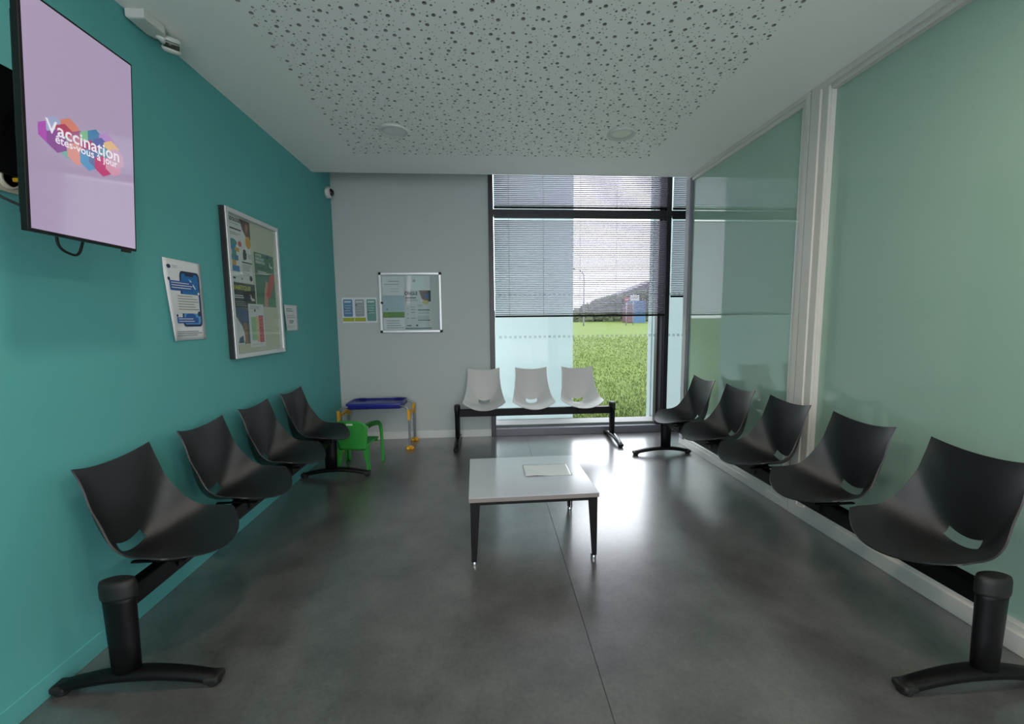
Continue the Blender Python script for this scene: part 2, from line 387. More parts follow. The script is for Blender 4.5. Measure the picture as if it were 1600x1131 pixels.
# ------------------------------------------------------------------ BEAM SEATING
CP = [(-.240,.426),(-.15,.434),(-.05,.428),(.05,.417),(.115,.409),(.168,.415),(.190,.450),(.200,.53),(.208,.64),(.216,.73),(.222,.812)]
EP = [(-.125,.487),(-.08,.493),(-.03,.496),(.02,.506),(.07,.54),(.118,.615),(.146,.665),(.160,.70),(.173,.745),(.188,.79),(.207,.84)]
WP = [.236,.237,.234,.227,.216,.198,.192,.189,.186,.185,.188]
def seat_mesh():
    n = 5; NU = 30
    Cc = catmull([(a, b_, 0) for a, b_ in CP], n); Ee = catmull([(a, b_, 0) for a, b_ in EP], n); Ww = catmull([(a, 0, 0) for a in WP], n)
    bm = bmesh.new(); G = []
    for i in range(len(Cc)):
        row = []
        for j in range(NU+1):
            u = -1+2*j/NU; k = abs(u)**2.1
            if i < 6*n//1: k2 = k
            y = Cc[i].x*(1-k)+Ee[i].x*k; z = Cc[i].y*(1-k)+Ee[i].y*k
            row.append(bm.verts.new((Ww[i].x*u, y, z)))
        G.append(row)
    for i in range(len(G)-1):
        for j in range(NU):
            u = abs(-1+2*(j+0.5)/NU); v = (i+0.5)/n
            if u < 0.34 and 4.95 < v < 6.05: continue
            bm.faces.new((G[i][j], G[i][j+1], G[i+1][j+1], G[i+1][j]))
    bmesh.ops.delete(bm, geom=[v for v in bm.verts if not v.link_faces], context='VERTS')
    bmesh.ops.recalc_face_normals(bm, faces=bm.faces)
    SOLID(bm, geom=bm.faces[:], thickness=0.006)
    for f in bm.faces: f.smooth = True
    me = bpy.data.meshes.new('seat_shell'); 
    for e in bm.edges:
        if len(e.link_faces) == 2 and e.calc_face_angle(0) > 0.9: e.smooth = False
    bm.to_mesh(me); bm.free(); return me
_seat = seat_mesh()
def seat_me(m):
    me = _seat.copy(); me.materials.append(m); return me
seat_black, seat_white = seat_me(black_p), seat_me(white_p)
def bracket_bm():
    bm = bmesh.new()
    box(bm, -0.035, 0.035, -0.060, 0.060, 0.392, 0.404, 0.004)
    for y in (-0.036, 0.030): box(bm, -0.030, 0.030, y, y+0.006, 0.335, 0.396, 0.001)
    prism(bm, [(-.13, .422), (-.13, .414), (-.07, .398), (.09, .394), (.165, .396), (.165, .404), (.10, .402), (-.02, .416)], -0.022, 0.022, 'yz', bev=0.002)
    for x in (-0.10, 0.10): box(bm, x-0.009, x+0.009, -0.12, 0.10, 0.400, 0.4085, 0.002)
    box(bm, -0.11, 0.11, -0.02, 0.02, 0.402, 0.414, 0.002)
    return bm
def foot_bm():
    """arched foot running along y"""
    bm = bmesh.new(); n = 16; rings = []
    for k in range(n+1):
        t = -1+2*k/n; y = -0.04+0.295*t
        zt = 0.082-0.044*abs(t)**1.8; th = 0.030 + 0.004*(1-abs(t)); hw = 0.027+0.006*(1-abs(t))
        zb = zt-th
        rings.append([bm.verts.new(p) for p in ((-hw, y, zb+0.004), (-hw*0.7, y, zb), (hw*0.7, y, zb), (hw, y, zb+0.004), (hw, y, zt-0.010), (hw*0.6, y, zt), (-hw*0.6, y, zt), (-hw, y, zt-0.010))])
    for a, b_ in zip(rings, rings[1:]):
        for k in range(8): bm.faces.new((a[k], a[(k+1) % 8], b_[(k+1) % 8], b_[k])).smooth = True
    bm.faces.new(rings[0]); bm.faces.new(rings[-1][::-1])
    bmesh.ops.recalc_face_normals(bm, faces=bm.faces)
    return bm
def bench(label, loc, rz, x0, x1, centers, seat_data, foot_mat=black_m):
    r_ = thing('beam_bench', label, 'bench', loc, rz, 'beam benches of the waiting room')
    obj('beam', B(x0+0.015, x1-0.015, -0.028, 0.028, 0.312, 0.392, 0.006), black_m, r_)
    for x in (x0, x1):
        bm = bmesh.new()
        lathe(bm, [(0.92, 0.07), (0.97, 0.20), (1.03, 0.36), (1.10, 0.385)], 28, 'z', (x, 0, 0), 0.030, 0.056)
        p = obj('post', bm, black_m, r_)
        bm = bmesh.new()
        lathe(bm, [(1.12, 0.375), (1.14, 0.385), (1.14, 0.425), (1.06, 0.441), (0.80, 0.446)], 28, 'z', (x, 0, 0), 0.030, 0.057)
        obj('post_cap', bm, rubber, p)
        f_ = obj('foot', foot_bm(), foot_mat, r_, loc=(x, 0, 0))
        for yy in (-0.315, 0.235):
            bm = bmesh.new(); lathe(bm, [(0.024, 0), (0.026, 0.006), (0.024, 0.024)], 16, 'z', (0, yy, 0)); obj('foot_pad', bm, rubber, f_)
            s_ = -1 if yy < 0 else 1
            obj('foot_end', box(bmesh.new(), -0.030, 0.030, yy-0.030, yy+0.030, 0.012, 0.040, 0.010, seg=3), rubber, f_)
    br = None
    for c in centers:
        if br is None: br = obj('bracket', bracket_bm(), black_m, r_, loc=(c, 0, 0))
        else:
            q = br.copy(); C.objects.link(q); q.parent = r_; q.location = (c, 0, 0)
        so_ = bpy.data.objects.new('seat_shell', seat_data); so_.location = (c, 0, 0); link(so_, r_)
    return r_
bench('beam bench with four black plastic seats against the teal wall', (-1.385, 0, 0), PI/2, 1.585, 3.785, (1.875, 2.44, 2.985, 3.555), seat_black)
bench('beam bench with five black plastic seats along the green glass partition', (1.868, 0, 0), -PI/2, -4.10, -1.33, (-3.775, -3.22, -2.672, -2.122, -1.575), seat_black)
bench('beam bench with three white plastic seats under the window', (0, 4.69, 0), 0, -0.30, 1.485, (0.005, 0.564, 1.117), seat_white, mat('dark_satin_metal', s(40, 40, 44), 0.25, metal=0.6))

# ------------------------------------------------------------------ COFFEE TABLE
TX, TY, TZ = 0.275, 2.61, 0.405
tb_ = thing('coffee_table', 'low square coffee table with a pale laminate top and tapered black legs', 'table', (TX, TY, 0), math.radians(1.0))
HX, HY = 0.374, 0.338
top = obj('tabletop', B(-HX, HX, -HY, HY, TZ-0.0015, TZ, 0.0005), laminate, tb_)
obj('edge_band', B(-HX, HX, -HY, HY, TZ-0.026, TZ-0.0015, 0.001), lam_edge, top, )
obj('under_frame', (lambda bm: [box(bm, -HX+0.012, HX-0.012, s_*(HY-0.022)-0.010, s_*(HY-0.022)+0.010, TZ-0.048, TZ-0.026, 0.002) for s_ in (-1, 1)] and [box(bm, s_*(HX-0.022)-0.010, s_*(HX-0.022)+0.010, -HY+0.012, HY-0.012, TZ-0.048, TZ-0.026, 0.002) for s_ in (-1, 1)] and bm)(bmesh.new()), black_m, tb_)
for sx in (-1, 1):
    for sy in (-1, 1):
        bm = bmesh.new(); xo = sx*(HX-0.008); yo = sy*(HY-0.008); z1, z0 = TZ-0.026, 0.022
        t = 0.004
        prism(bm, [(xo, z1), (xo-sx*0.056, z1), (xo-sx*0.030, z0), (xo-sx*0.006, z0)], yo, yo-sy*t, 'xz')
        prism(bm, [(yo, z1), (yo-sy*0.056, z1), (yo-sy*0.030, z0), (yo-sy*0.006, z0)], xo, xo-sx*t, 'yz')
        l_ = obj('leg', bm, black_m, tb_)
        bm = bmesh.new(); lathe(bm, [(0.015, 0), (0.016, 0.003), (0.016, 0.020), (0.012, 0.026)], 16, 'z', (xo-sx*0.017, yo-sy*0.017, 0))
        obj('foot_glide', bm, chrome, l_)
# paper sheet in a plastic sleeve lying on it
def lying_sheet():
    bm = bmesh.new(); n, m_ = 22, 16; W_, H_ = 0.305, 0.212; G = []
    for j in range(m_+1):
        row = []
        for i in range(n+1):
            u, v = i/n, j/m_
            z = 0.0012+0.006*max(0, math.sin(5.5*u+3*v))**2*(0.4+0.6*(1-v))*(1-0.3*u) + 0.012*max(0, 0.22-u-0.3*v+0.05)**1.0*(1)
            row.append(bm.verts.new(((u-0.5)*W_, (v-0.5)*H_, z)))
        G.append(row)
    for j in range(m_):
        for i in range(n): bm.faces.new((G[j][i], G[j][i+1], G[j+1][i+1], G[j+1][i])).smooth = True
    SOLID(bm, geom=bm.faces[:], thickness=0.0006)
    return bm
ls = obj('paper_sheet', lying_sheet(), mat('sleeved_paper', s(214, 217, 220), 0.25, var=0.01, coat=0.5, crough=0.15), loc=(0.408, 2.668, TZ+0.0008))
ls.rotation_euler = (0, 0, math.radians(-1)); tag(ls, 'blank creased sheet in a plastic sleeve lying on the coffee table', 'paper')

# ------------------------------------------------------------------ CHILDREN'S PLAY TABLE
blue = mat('blue_plastic', s(42, 48, 140), 0.3, var=0.03); yel = mat('yellow_plastic', s(222, 166, 38), 0.4); gtube = mat('grey_tube', s(140, 142, 148), 0.35, metal=0.6)
KX0, KX1, KY0, KY1 = -1.485, -0.875, 4.525, 4.865
kt = thing('play_table', "low children's play table with a blue plastic top and yellow fittings in the corner", 'table', ((KX0+KX1)/2, (KY0+KY1)/2, 0))
hx, hy = (KX1-KX0)/2, (KY1-KY0)/2
bm = bmesh.new()
rim = []
for (sx_, sy_) in ((1, 1), (-1, 1), (-1, -1), (1, -1)):
    a0 = {(1, 1): 0, (-1, 1): 90, (-1, -1): 180, (1, -1): 270}[(sx_, sy_)]
    for k in range(6):
        a = math.radians(a0+18*k); rim.append((sx_*(hx-0.04)+0.04*math.cos(a), sy_*(hy-0.04)+0.04*math.sin(a)))
def ring(sc_, z): return [bm.verts.new((x*sc_[0], y*sc_[1], z)) for x, y in rim]
rs = [ring((0.93, 0.90), 0.452), ring((0.98, 0.97), 0.462), ring((1, 1), 0.500), ring((1, 1), 0.512), ring((0.985, 0.975), 0.516), ring((0.93, 0.89), 0.512), ring((0.915, 0.86), 0.500)]
for a, b_ in zip(rs, rs[1:]):
    for k in range(len(rim)): bm.faces.new((a[k], a[(k+1) % len(rim)], b_[(k+1) % len(rim)], b_[k])).smooth = True
bm.faces.new(rs[0][::-1]); bm.faces.new(rs[-1])
kt_top = obj('tabletop', bm, blue, kt)
for x in (-0.20, 0.20):
    bm = bmesh.new(); box(bm, x-0.045, x+0.045, hy-0.040, hy-0.012, 0.512, 0.522, 0.004); obj('grip_lug', bm, blue, kt_top)
for sx_ in (-1, 1):
    xo = sx_*(hx+0.065)
    for sy_ in (-1, 1):
        yo = sy_*hy*0.98
        bm = bmesh.new(); tube(bm, [(sx_*(hx-0.06), yo*0.9, 0.482), (sx_*(hx+0.0), yo*0.96, 0.480), (sx_*(hx+0.045), yo, 0.455), (xo, yo, 0.39), (xo, yo, 0.20), (xo, yo, 0.03)], 0.0115, 12, 6)
        lg = obj('leg', bm, gtube, kt)
        bm = bmesh.new()
        for dx in (-0.022, 0.022): lathe(bm, [(0.001, 0), (0.022, 0.0), (0.026, 0.012), (0.020, 0.028), (0.006, 0.036), (0.001, 0.037)], 16, 'z', (xo+dx, yo, 0))
        lathe(bm, [(0.017, 0.02), (0.016, 0.045)], 14, 'z', (xo, yo, 0))
        obj('foot_clip', bm, yel, lg)
    bm = bmesh.new()
    prism(bm, [(-hy-0.018, 0.445), (-hy+0.012, 0.445), (-hy+0.06, 0.400), (hy-0.06, 0.400), (hy-0.012, 0.445), (hy+0.018, 0.445), (hy+0.018, 0.33), (hy-0.012, 0.33), (hy-0.035, 0.372), (-hy+0.035, 0.372), (-hy+0.012, 0.33), (-hy-0.018, 0.33)], xo-0.015, xo+0.015, 'yz', bev=0.003)
    obj('cross_bracket', bm, yel, kt)

# ------------------------------------------------------------------ CHILD'S CHAIR
green = mat('green_plastic', s(50, 142, 60), 0.35, var=0.03)
cc = thing('child_chair', "small green plastic child's armchair turned towards the play table", 'chair', (-1.225, 3.90, 0), math.radians(-8))
def curved_plate(outline_fn, nx, nz, thick, yfn):
    bm = bmesh.new(); G = []
    for i in range(nz+1):
        v = i/nz; x0, x1, z0c = outline_fn(v); row = []
        for j in range(nx+1):
            u = j/nx; x = x0+(x1-x0)*u; row.append(bm.verts.new((x, yfn(x, v), z0c(u))))
        G.append(row)
    for i in range(nz):
        for j in range(nx): bm.faces.new((G[i][j], G[i][j+1], G[i+1][j+1], G[i+1][j])).smooth = True
    bmesh.ops.recalc_face_normals(bm, faces=bm.faces)
    SOLID(bm, geom=bm.faces[:], thickness=thick)
    return bm
def back_out(v):
    w_ = 0.125+0.035*math.sin(min(v, 0.85)/0.85*PI/2)
    if v > 0.85: w_ -= 0.022*((v-0.85)/0.15)**2
    return -w_, w_, (lambda u, v=v: 0.205+0.285*v-0.02*v*(2*u-1)**4)
bk = obj('backrest', curved_plate(back_out, 12, 14, 0.007, lambda x, v: -0.045*v+0.35*x*x-0.0), green, cc)
obj('label_plate', B(-0.03, 0.03, -0.048, -0.044, 0.448, 0.465, 0.001), mat('pale_sticker', s(200, 215, 200), 0.5), bk)
obj('seat', B(-0.14, 0.14, 0.0, 0.285, 0.243, 0.258, 0.006), green, cc)
obj('seat_apron', B(-0.13, 0.13, 0.272, 0.282, 0.21, 0.25, 0.002), green, cc)
for sx_ in (-1, 1):
    bm = bmesh.new()   # rear leg: tapering channel
    prism(bm, [(sx_*0.135, 0.255), (sx_*0.085, 0.255), (sx_*0.135, 0.0), (sx_*0.165, 0.0)], 0.0, 0.012, 'xz')
    prism(bm, [(0.0, 0.25), (0.06, 0.25), (0.0, 0.0), (-0.03, 0.0)], sx_*0.135, sx_*0.148, 'yz')
    obj('rear_leg', bm, green, cc)
    bm = bmesh.new()   # arm that rolls over into the front leg, a flat band seen from the side
    pth = catmull([(0.0, 0.435, 0), (0.05, 0.448, 0), (0.12, 0.447, 0), (0.19, 0.435, 0), (0.245, 0.40, 0), (0.275, 0.33, 0), (0.285, 0.2, 0), (0.292, 0.0, 0)], 5)
    G = []
    for i, p in enumerate(pth):
        t_ = (pth[min(i+1, len(pth)-1)]-pth[max(i-1, 0)]).normalized(); nrm = Vector((-t_.y, t_.x, 0)); k = i/(len(pth)-1)
        wd = 0.028+0.03*k
        xo = sx_*(0.158+0.028*math.sin(min(1, k*2.2)*PI/2))
        G.append([bm.verts.new((xo, p.x, p.y)), bm.verts.new((xo, p.x-nrm.x*wd*-1*-1, p.y-nrm.y*wd)), bm.verts.new((xo-sx_*0.048*(1-k*0.4), p.x, p.y))])
    for a, b_ in zip(G, G[1:]):
        bm.faces.new((a[0], a[1], b_[1], b_[0])).smooth = True; bm.faces.new((a[0], a[2], b_[2], b_[0])).smooth = True
    SOLID(bm, geom=bm.faces[:], thickness=0.006)
    obj('arm_leg', bm, green, cc)

# ------------------------------------------------------------------ TELEVISION
TILT = math.radians(4.0)
tv = thing('television', 'wall mounted upright television showing a vaccination notice', 'television', (-1.408, 1.445, 1.692))
tv.rotation_euler = (TILT, 0, PI/2)
TVW, TVH = 0.413, 0.722
hs = obj('housing', B(0, TVW, 0.0, 0.022, 0, TVH, 0.002), mat('black_gloss_plastic', s(10, 10, 11), 0.45, spec=0.3), tv)
obj('back_cover', B(0.03, TVW-0.03, 0.02, 0.060, 0.05, TVH-0.05, 0.012), black_m, hs)
obj('logo_tab', B(TVW-0.062, TVW-0.028, -0.001, 0.012, -0.010, 0.001, 0.001), rubber, tv)
bz = 0.009
scr_m = mat('lit_screen', s(60, 56, 62), 0.06, spec=0.5, var=0.0, emit=s(186, 168, 200), es=0.36)
scr = obj('screen', B(bz, TVW-bz, -0.0022, 0.0, 0.010, TVH-bz), scr_m, tv)
def poly_set(polys, y, name, parent, bend=None):
    """polys: list of (outline[(x,z)], material); each drawn flat, one mesh"""
    bm = bmesh.new(); ms = []
    for k, (o_, m_) in enumerate(polys):
        if m_ not in ms: ms.append(m_)
        yy = y-0.00012*k
        try: f_ = bm.faces.new([bm.verts.new((a, yy, b_)) for a, b_ in o_])
        except ValueError: continue
        f_.material_index = ms.index(m_)
    for f_ in bm.faces:
        f_.normal_update()
        if f_.normal.y > 0: f_.normal_flip()
    if bend:
        bmesh.ops.subdivide_edges(bm, edges=[e for e in bm.edges if e.calc_length() > 0.03], cuts=3, use_grid_fill=True)
        for v in bm.verts: v.co.y += bend(v.co.x, v.co.z)
    return obj(name, bm, ms, parent)
def text(txt, x, z, size, m_, parent, y, name='lettering', shear=0.0, sx=1.0, align='LEFT', bend=None, bold=0.0):
    cu = bpy.data.curves.new('t', 'FONT'); cu.body = txt; cu.size = size; cu.resolution_u = 3; cu.align_x = align; cu.offset = bold
    o = bpy.data.objects.new('t', cu); C.objects.link(o)
    dg = bpy.context.evaluated_depsgraph_get(); me = bpy.data.meshes.new_from_object(o.evaluated_get(dg))
    bpy.data.objects.remove(o); bpy.data.curves.remove(cu)
    me.name = name
    for v in me.vertices:
        px, pz = v.co.x*sx, v.co.y
        v.co = (x+px, y, z+pz)
        if bend: v.co.y += bend(v.co.x, v.co.z)
    me.materials.clear(); me.materials.append(m_)
    return link(bpy.data.objects.new(name, me), parent)
def rect(x0, z0, x1, z1): return [(x0, z0), (x1, z0), (x1, z1), (x0, z1)]
def disc(cx, cz, r, n=18, rz=None): return [(cx+r*math.cos(2*PI*k/n), cz+(rz or r)*math.sin(2*PI*k/n)) for k in range(n)]
def rrect(x0, z0, x1, z1, r, n=4):
    out = []
    for cx, cz, a0 in ((x1-r, z1-r, 0), (x0+r, z1-r, 90), (x0+r, z0+r, 180), (x1-r, z0+r, 270)):
        for k in range(n+1):
            a = math.radians(a0+90*k/n); out.append((cx+r*math.cos(a), cz+r*math.sin(a)))
    return out
def ink(name, rgb, em=False):
    if em: return mat('lit_'+name, s(*[c*0.3 for c in rgb]), 0.12, var=0, emit=s(*rgb), es=0.42)
    return mat('ink_'+name, s(*rgb), 0.6, var=0.01)
E_I = lambda n_, c: ink(n_, c, True)
def tp(px, py):   # screen picture proportions: 0..1 across, 0..1 up
    return (bz+px*(TVW-2*bz), 0.010+py*(TVH-0.019))
hexr = 0.037
hexes = [(0.20,.430,'hex_violet',(176,84,180)),(0.27,.468,'hex_pale_blue',(160,170,205)),(0.40,.492,'hex_orange',(214,130,110)),(0.35,.452,'hex_red',(178,66,96)),
 (0.50,.455,'hex_plum',(160,90,130)),(0.58,.475,'hex_green',(130,185,140)),(0.66,.500,'hex_blue',(60,125,165)),(0.78,.508,'hex_lilac',(180,135,200)),(0.72,.470,'hex_indigo',(80,90,160)),
 (0.83,.478,'hex_amber',(225,185,130)),(0.36,.395,'hex_mint',(120,180,165)),(0.27,.405,'hex_plum2',(140,80,150)),(0.46,.425,'hex_rose',(190,120,140)),(0.60,.430,'hex_wine',(165,60,110)),
 (0.45,.380,'hex_salmon',(220,150,140)),(0.57,.375,'hex_sky',(85,150,195)),(0.66,.395,'hex_steel',(90,110,160)),(0.76,.425,'hex_teal',(80,150,165)),(0.72,.372,'hex_crimson',(190,50,110)),(0.84,.395,'hex_pink',(215,150,175)),(0.88,.445,'hex_blush',(205,165,190))]
polys = []
for px, py, n_, c in hexes:
    x, z = tp(0.16+(px-0.2)*0.93, 0.445+(py-0.43)*0.92)
    polys.append(([(x+hexr*math.cos(PI/2+k*PI/3), z+hexr*math.sin(PI/2+k*PI/3)) for k in range(6)], E_I(n_, c)))
poly_set(polys, -0.0025, 'picture', scr)
wt = E_I('screen_white', (240, 235, 245))
x_, z_ = tp(0.135, 0.447); text('Vaccination', x_, z_, 0.059, wt, scr, -0.0056, bold=0.0009)
x_, z_ = tp(0.205, 0.413); text('êtes-vous à jour', x_, z_, 0.036, wt, scr, -0.0056, bold=0.0006)
bm = bmesh.new(); box(bm, 0.12, 0.29, 0.055, 0.085, 0.22, 0.52, 0.004); box(bm, 0.17, 0.24, 0.08, 0.20, 0.33, 0.41, 0.004)
mt = obj('wall_arm', bm, black_m, tv)
bm = bmesh.new(); box(bm, 0.10, 0.31, 0.196, 0.206, 0.20, 0.55, 0.003); obj('wall_plate', bm, black_m, tv)
bm = bmesh.new(); tube(bm, [(0.14, 0.05, 0.05), (0.145, 0.05, -0.02), (0.18, 0.05, -0.045), (0.22, 0.05, -0.04), (0.245, 0.05, 0.04)], 0.0045, 8); obj('cable', bm, rubber, tv)
bm = bmesh.new(); tube(bm, [(0.06, 0.20, 0.20), (0.09, 0.19, 0.13), (0.14, 0.12, 0.09), (0.2, 0.07, 0.10)], 0.0045, 8); obj('cable', bm, rubber, tv)
# socket behind it
sk = thing('wall_socket', 'cream wall socket with a small yellow plug behind the television', 'socket', (L, 1.64, 1.905), PI/2)
obj('face_plate', B(-0.042, 0.042, -0.014, 0, -0.042, 0.042, 0.004), mat('cream_plastic', s(205, 200, 182), 0.4), sk)
bm = bmesh.new(); lathe(bm, [(0.033, -0.026), (0.031, -0.028), (0.026, -0.030), (0.024, -0.014)], 24, 'y'); lathe(bm, [(0.033, -0.026), (0.035, -0.010)], 24, 'y'); obj('round_socket', bm, mat('cream_plastic', (0, 0, 0)), sk)
bm = bmesh.new(); box(bm, 0.005, 0.02, -0.06, -0.02, -0.006, 0.008, 0.003); obj('plug', bm, mat('yellow_plug', s(214, 170, 40), 0.4), sk)

# ------------------------------------------------------------------ SENSOR, CAMERA, LAMPS
ms_ = thing('motion_sensor', 'white motion detector on its base at the top of the teal wall', 'sensor', (-1.60, 2.33, H))
wpl = mat('device_white', s(205, 208, 204), 0.4, var=0.01)
bm = bmesh.new(); prism(bm, [(-0.05, -0.085), (0.035, -0.085), (0.045, 0.03), (0.02, 0.075), (-0.03, 0.075), (-0.05, 0.04)], -0.045, 0.0, 'xy', bev=0.008); obj('base', bm, wpl, ms_)
bm = bmesh.new(); tube(bm, [(0.0, 0.05, -0.03), (0.01, 0.085, -0.05)], 0.02, 12, 1); obj('ball_joint', bm, wpl, ms_)
bm = bmesh.new(); lathe(bm, [(0.001, 0.0), (0.03, 0.001), (0.040, 0.012), (0.040, 0.022)], 28); lathe(bm, [(0.040, 0.052), (0.040, 0.062), (0.03, 0.072), (0.001, 0.073)], 28)
hd = obj('head', bm, wpl, ms_, loc=(0.012, 0.115, -0.085)); hd.rotation_euler = (0.35, 0.35, 0)
bm = bmesh.new(); lathe(bm, [(0.034, 0.020), (0.034, 0.054)], 28); obj('lens_band', bm, mat('dark_lens', s(46, 48, 42), 0.25), hd)
for k in range(3):
    bm = bmesh.new(); lathe(bm, [(0.0395, 0.026+k*0.009), (0.0395, 0.030+k*0.009)], 28); obj('lens_rib', bm, wpl, hd) if k == 2 else bm.free()

dc = thing('dome_camera', 'small white dome camera with a black lens on the teal wall near the corner', 'camera', (L, 4.83, 2.79))
bm = bmesh.new(); lathe(bm, [(0.060, 0.0), (0.062, 0.012), (0.060, 0.034), (0.050, 0.046), (0.040, 0.048)], 32, 'x'); obj('housing', bm, wpl, dc)
bm = bmesh.new(); lathe(bm, [(0.041, 0.040), (0.039, 0.056), (0.030, 0.070), (0.016, 0.079), (0.001, 0.081)], 32, 'x'); obj('dome', bm, mat('black_dome', s(14, 14, 17), 0.08, coat=1), dc)

dif_off = mat('lamp_diffuser_off', s(226, 230, 228), 0.3, var=0.01, coat=0.5)
dif_on = mat('lamp_diffuser_lit', s(230, 230, 225), 0.4, emit=LAMP_COL, es=9.0)
def lamp(x, y, on, label):
    t_ = thing('ceiling_lamp', label, 'lamp', (x, y, H), 0, 'round ceiling lamps')
    bm = bmesh.new(); lathe(bm, [(0.114, 0.0), (0.114, -0.008), (0.108, -0.018), (0.098, -0.018), (0.092, -0.004)], 40); obj('rim', bm, wpl, t_)
    bm = bmesh.new(); lathe(bm, [(0.001, -0.008), (0.06, -0.0075), (0.095, -0.005), (0.096, -0.001)], 40); obj('diffuser', bm, dif_on if on else dif_off, t_)
    if on:
        ld = bpy.data.lights.new('lamp_light', 'AREA'); ld.shape = 'DISK'; ld.size = 0.19; ld.energy = LAMP_W; ld.color = LAMP_COL
        lo = bpy.data.objects.new('lamp_light', ld); lo.location = (0, 0, -0.014); link(lo, t_)
lamp(-0.665, 3.485, False, 'left one of two round unlit ceiling lamps')
lamp(1.140, 3.458, False, 'right one of two round unlit ceiling lamps')
for x in (-0.665, 1.14):
    for y in (1.0, -1.0): lamp(x, y, True, 'lit round ceiling lamp %s, on the %s' % ('just overhead of the viewpoint' if y > 0 else 'further behind the viewpoint', 'left' if x < 0 else 'right'))

# ------------------------------------------------------------------ NOTICE BOARDS AND PAPERS
I = lambda n_, c: ink(n_, c)
dk = I('black', (40, 42, 46)); gr = I('grey', (140, 144, 150)); lg_ = I('light_grey', (180, 184, 190)); wi = I('white', (226, 230, 234))
def paper_sheet(name, label, cat, loc, rz, w_, h_, m_, polys=(), texts=(), group=None, bend=None, th=0.0006):
    bm = bmesh.new(); nx, nz = (8, 12) if bend else (1, 1); G = []
    for j in range(nz+1): G.append([bm.verts.new((w_*i/nx, 0 if not bend else bend(w_*i/nx, h_*j/nz), h_*j/nz)) for i in range(nx+1)])
    for j in range(nz):
        for i in range(nx): bm.faces.new((G[j][i], G[j][i+1], G[j+1][i+1], G[j+1][i])).smooth = bool(bend)
    SOLID(bm, geom=bm.faces[:], thickness=-th if False else th)
    o = obj(name, bm, m_, None, loc=loc); o.rotation_euler = (0, 0, rz); tag(o, label, cat, group)
    P_ = [([(a*w_, b_*h_) for a, b_ in pl], mm) for pl, mm in polys]
    if P_: poly_set(P_, -0.0010, 'print', o, bend)
    yt = -0.0010-0.00012*(len(P_)+2)
    for t_ in texts:
        txt, x, z, sz, mm = t_[:5]; kw = t_[5] if len(t_) > 5 else {}
        text(txt, x*w_, z*h_, sz, mm, o, yt, bend=bend, **kw)
    return o
def bars(x0, x1, z0, dz, n, h, m_, rnd=None):
    rnd = rnd or random.Random(int(x0*1000+z0*100)); out = []
    for k in range(n):
        out.append((rect(x0, z0-k*dz-h, x0+(x1-x0)*rnd.uniform(0.72, 1.0), z0-k*dz), m_))
    return out
def board(name, label, loc, rz, w_, h_, d_, fw, corner=None, key=False, m_back=paper_y):
    r_ = thing(name, label, 'notice board', loc, rz)
    obj('backing', B(0.01, w_-0.01, -0.012, 0, 0.01, h_-0.01), m_back, r_)
    for q in ((0, fw, 0, h_), (w_-fw, w_, 0, h_)): 
        f_ = obj('frame_side', B(q[0], q[1], -d_, 0, q[2], q[3], 0.002), silver, r_)
    for z0, z1 in ((0, fw), (h_-fw, h_)): obj('frame_side', B(fw, w_-fw, -d_, 0, z0, z1, 0.002), silver, r_)
    bm = bmesh.new()
    for a, b_, c, e in ((0, w_, 0, 0.003), (0, w_, h_-0.003, h_)): pass
    bm.free()
    gl = obj('door_glass', B(fw, w_-fw, -d_+0.006, -d_+0.009, fw, h_-fw), board_glass, r_)
    if corner:
        for x in (0, w_):
            for z in (0, h_): 
                obj('corner_cap', box(bmesh.new(), x-0.004 if x == 0 else x-corner, x+corner if x == 0 else x+0.004, -d_-0.003, -0.001, z-0.004 if z == 0 else z-corner, z+corner if z == 0 else z+0.004, 0.005), rubber, r_)
    if key:
        bm = bmesh.new(); lathe(bm, [(0.010, -d_-0.014), (0.013, -d_-0.012), (0.013, -d_+0.002)], 18, 'y', (fw+0.004, 0, h_*0.5)); obj('lock', bm, rubber, r_)
    return r_
# left board
LB = board('notice_board', 'tall silver framed notice board with a glass door on the teal wall', (L, 2.875, 1.158), PI/2, 0.695, 0.985, 0.04, 0.030)
obj('hinge_profile', B(-0.008, 0.0, -0.035, 0, 0.0, 0.985, 0.002), frame_d, LB)
def on_lb(x, z, layer=0): return (L+0.0135+0.0012*layer, 2.875+x, 1.158+z)
gp = 'papers behind the glass of the tall board'
tealI = I('teal', (60, 150, 150)); blueI = I('cyan_blue', (60, 130, 190)); amb = I('amber', (214, 160, 60)); redI = I('red', (200, 80, 70)); brown = I('brown', (96, 66, 58)); pinkI = I('skin', (196, 150, 130))
P1 = [(rect(.0, .0, 1, 1), wi)]
P1 += [([(.56, 1), (1, 1), (1, .72), (.86, .70), (.66, .84)], brown), ([(.80, .95), (.92, .93), (.86, .80), (.78, .84)], I('tan', (168, 120, 104))), (disc(.88, .66, .12, 18, .10), amb),
       (rect(.05, .80, .60, .825), dk), (rect(.05, .745, .55, .755), gr), (rect(.05, .72, .45, .73), gr),
       (disc(.22, .60, .17, 20, .055), tealI), (rect(.08, .49, .34, .555), blueI), (rect(.28, .47, .46, .53), amb), (rect(.16, .40, .34, .49), tealI), (rect(.08, .33, .40, .41), I('deep_blue', (40, 110, 160))), (rect(.10, .33, .24, .41), tealI), (rect(.16, .25, .30, .33), amb), (rect(.14, .16, .42, .25), blueI),
       (disc(.50, .60, .075, 16, .045), redI), (disc(.68, .50, .06, 14, .035), I('dark_hair', (56, 44, 44))), ([(.60, .48), (.78, .48), (.74, .38), (.62, .36)], I('jacket', (70, 64, 70))),
       (rect(.54, .315, .98, .335), dk)]
P1 += bars(.82, .98, .47, .02, 4, .008, gr)+bars(.54, .96, .29, .022, 5, .008, gr)+bars(.54, .9, .16, .02, 3, .008, lg_)
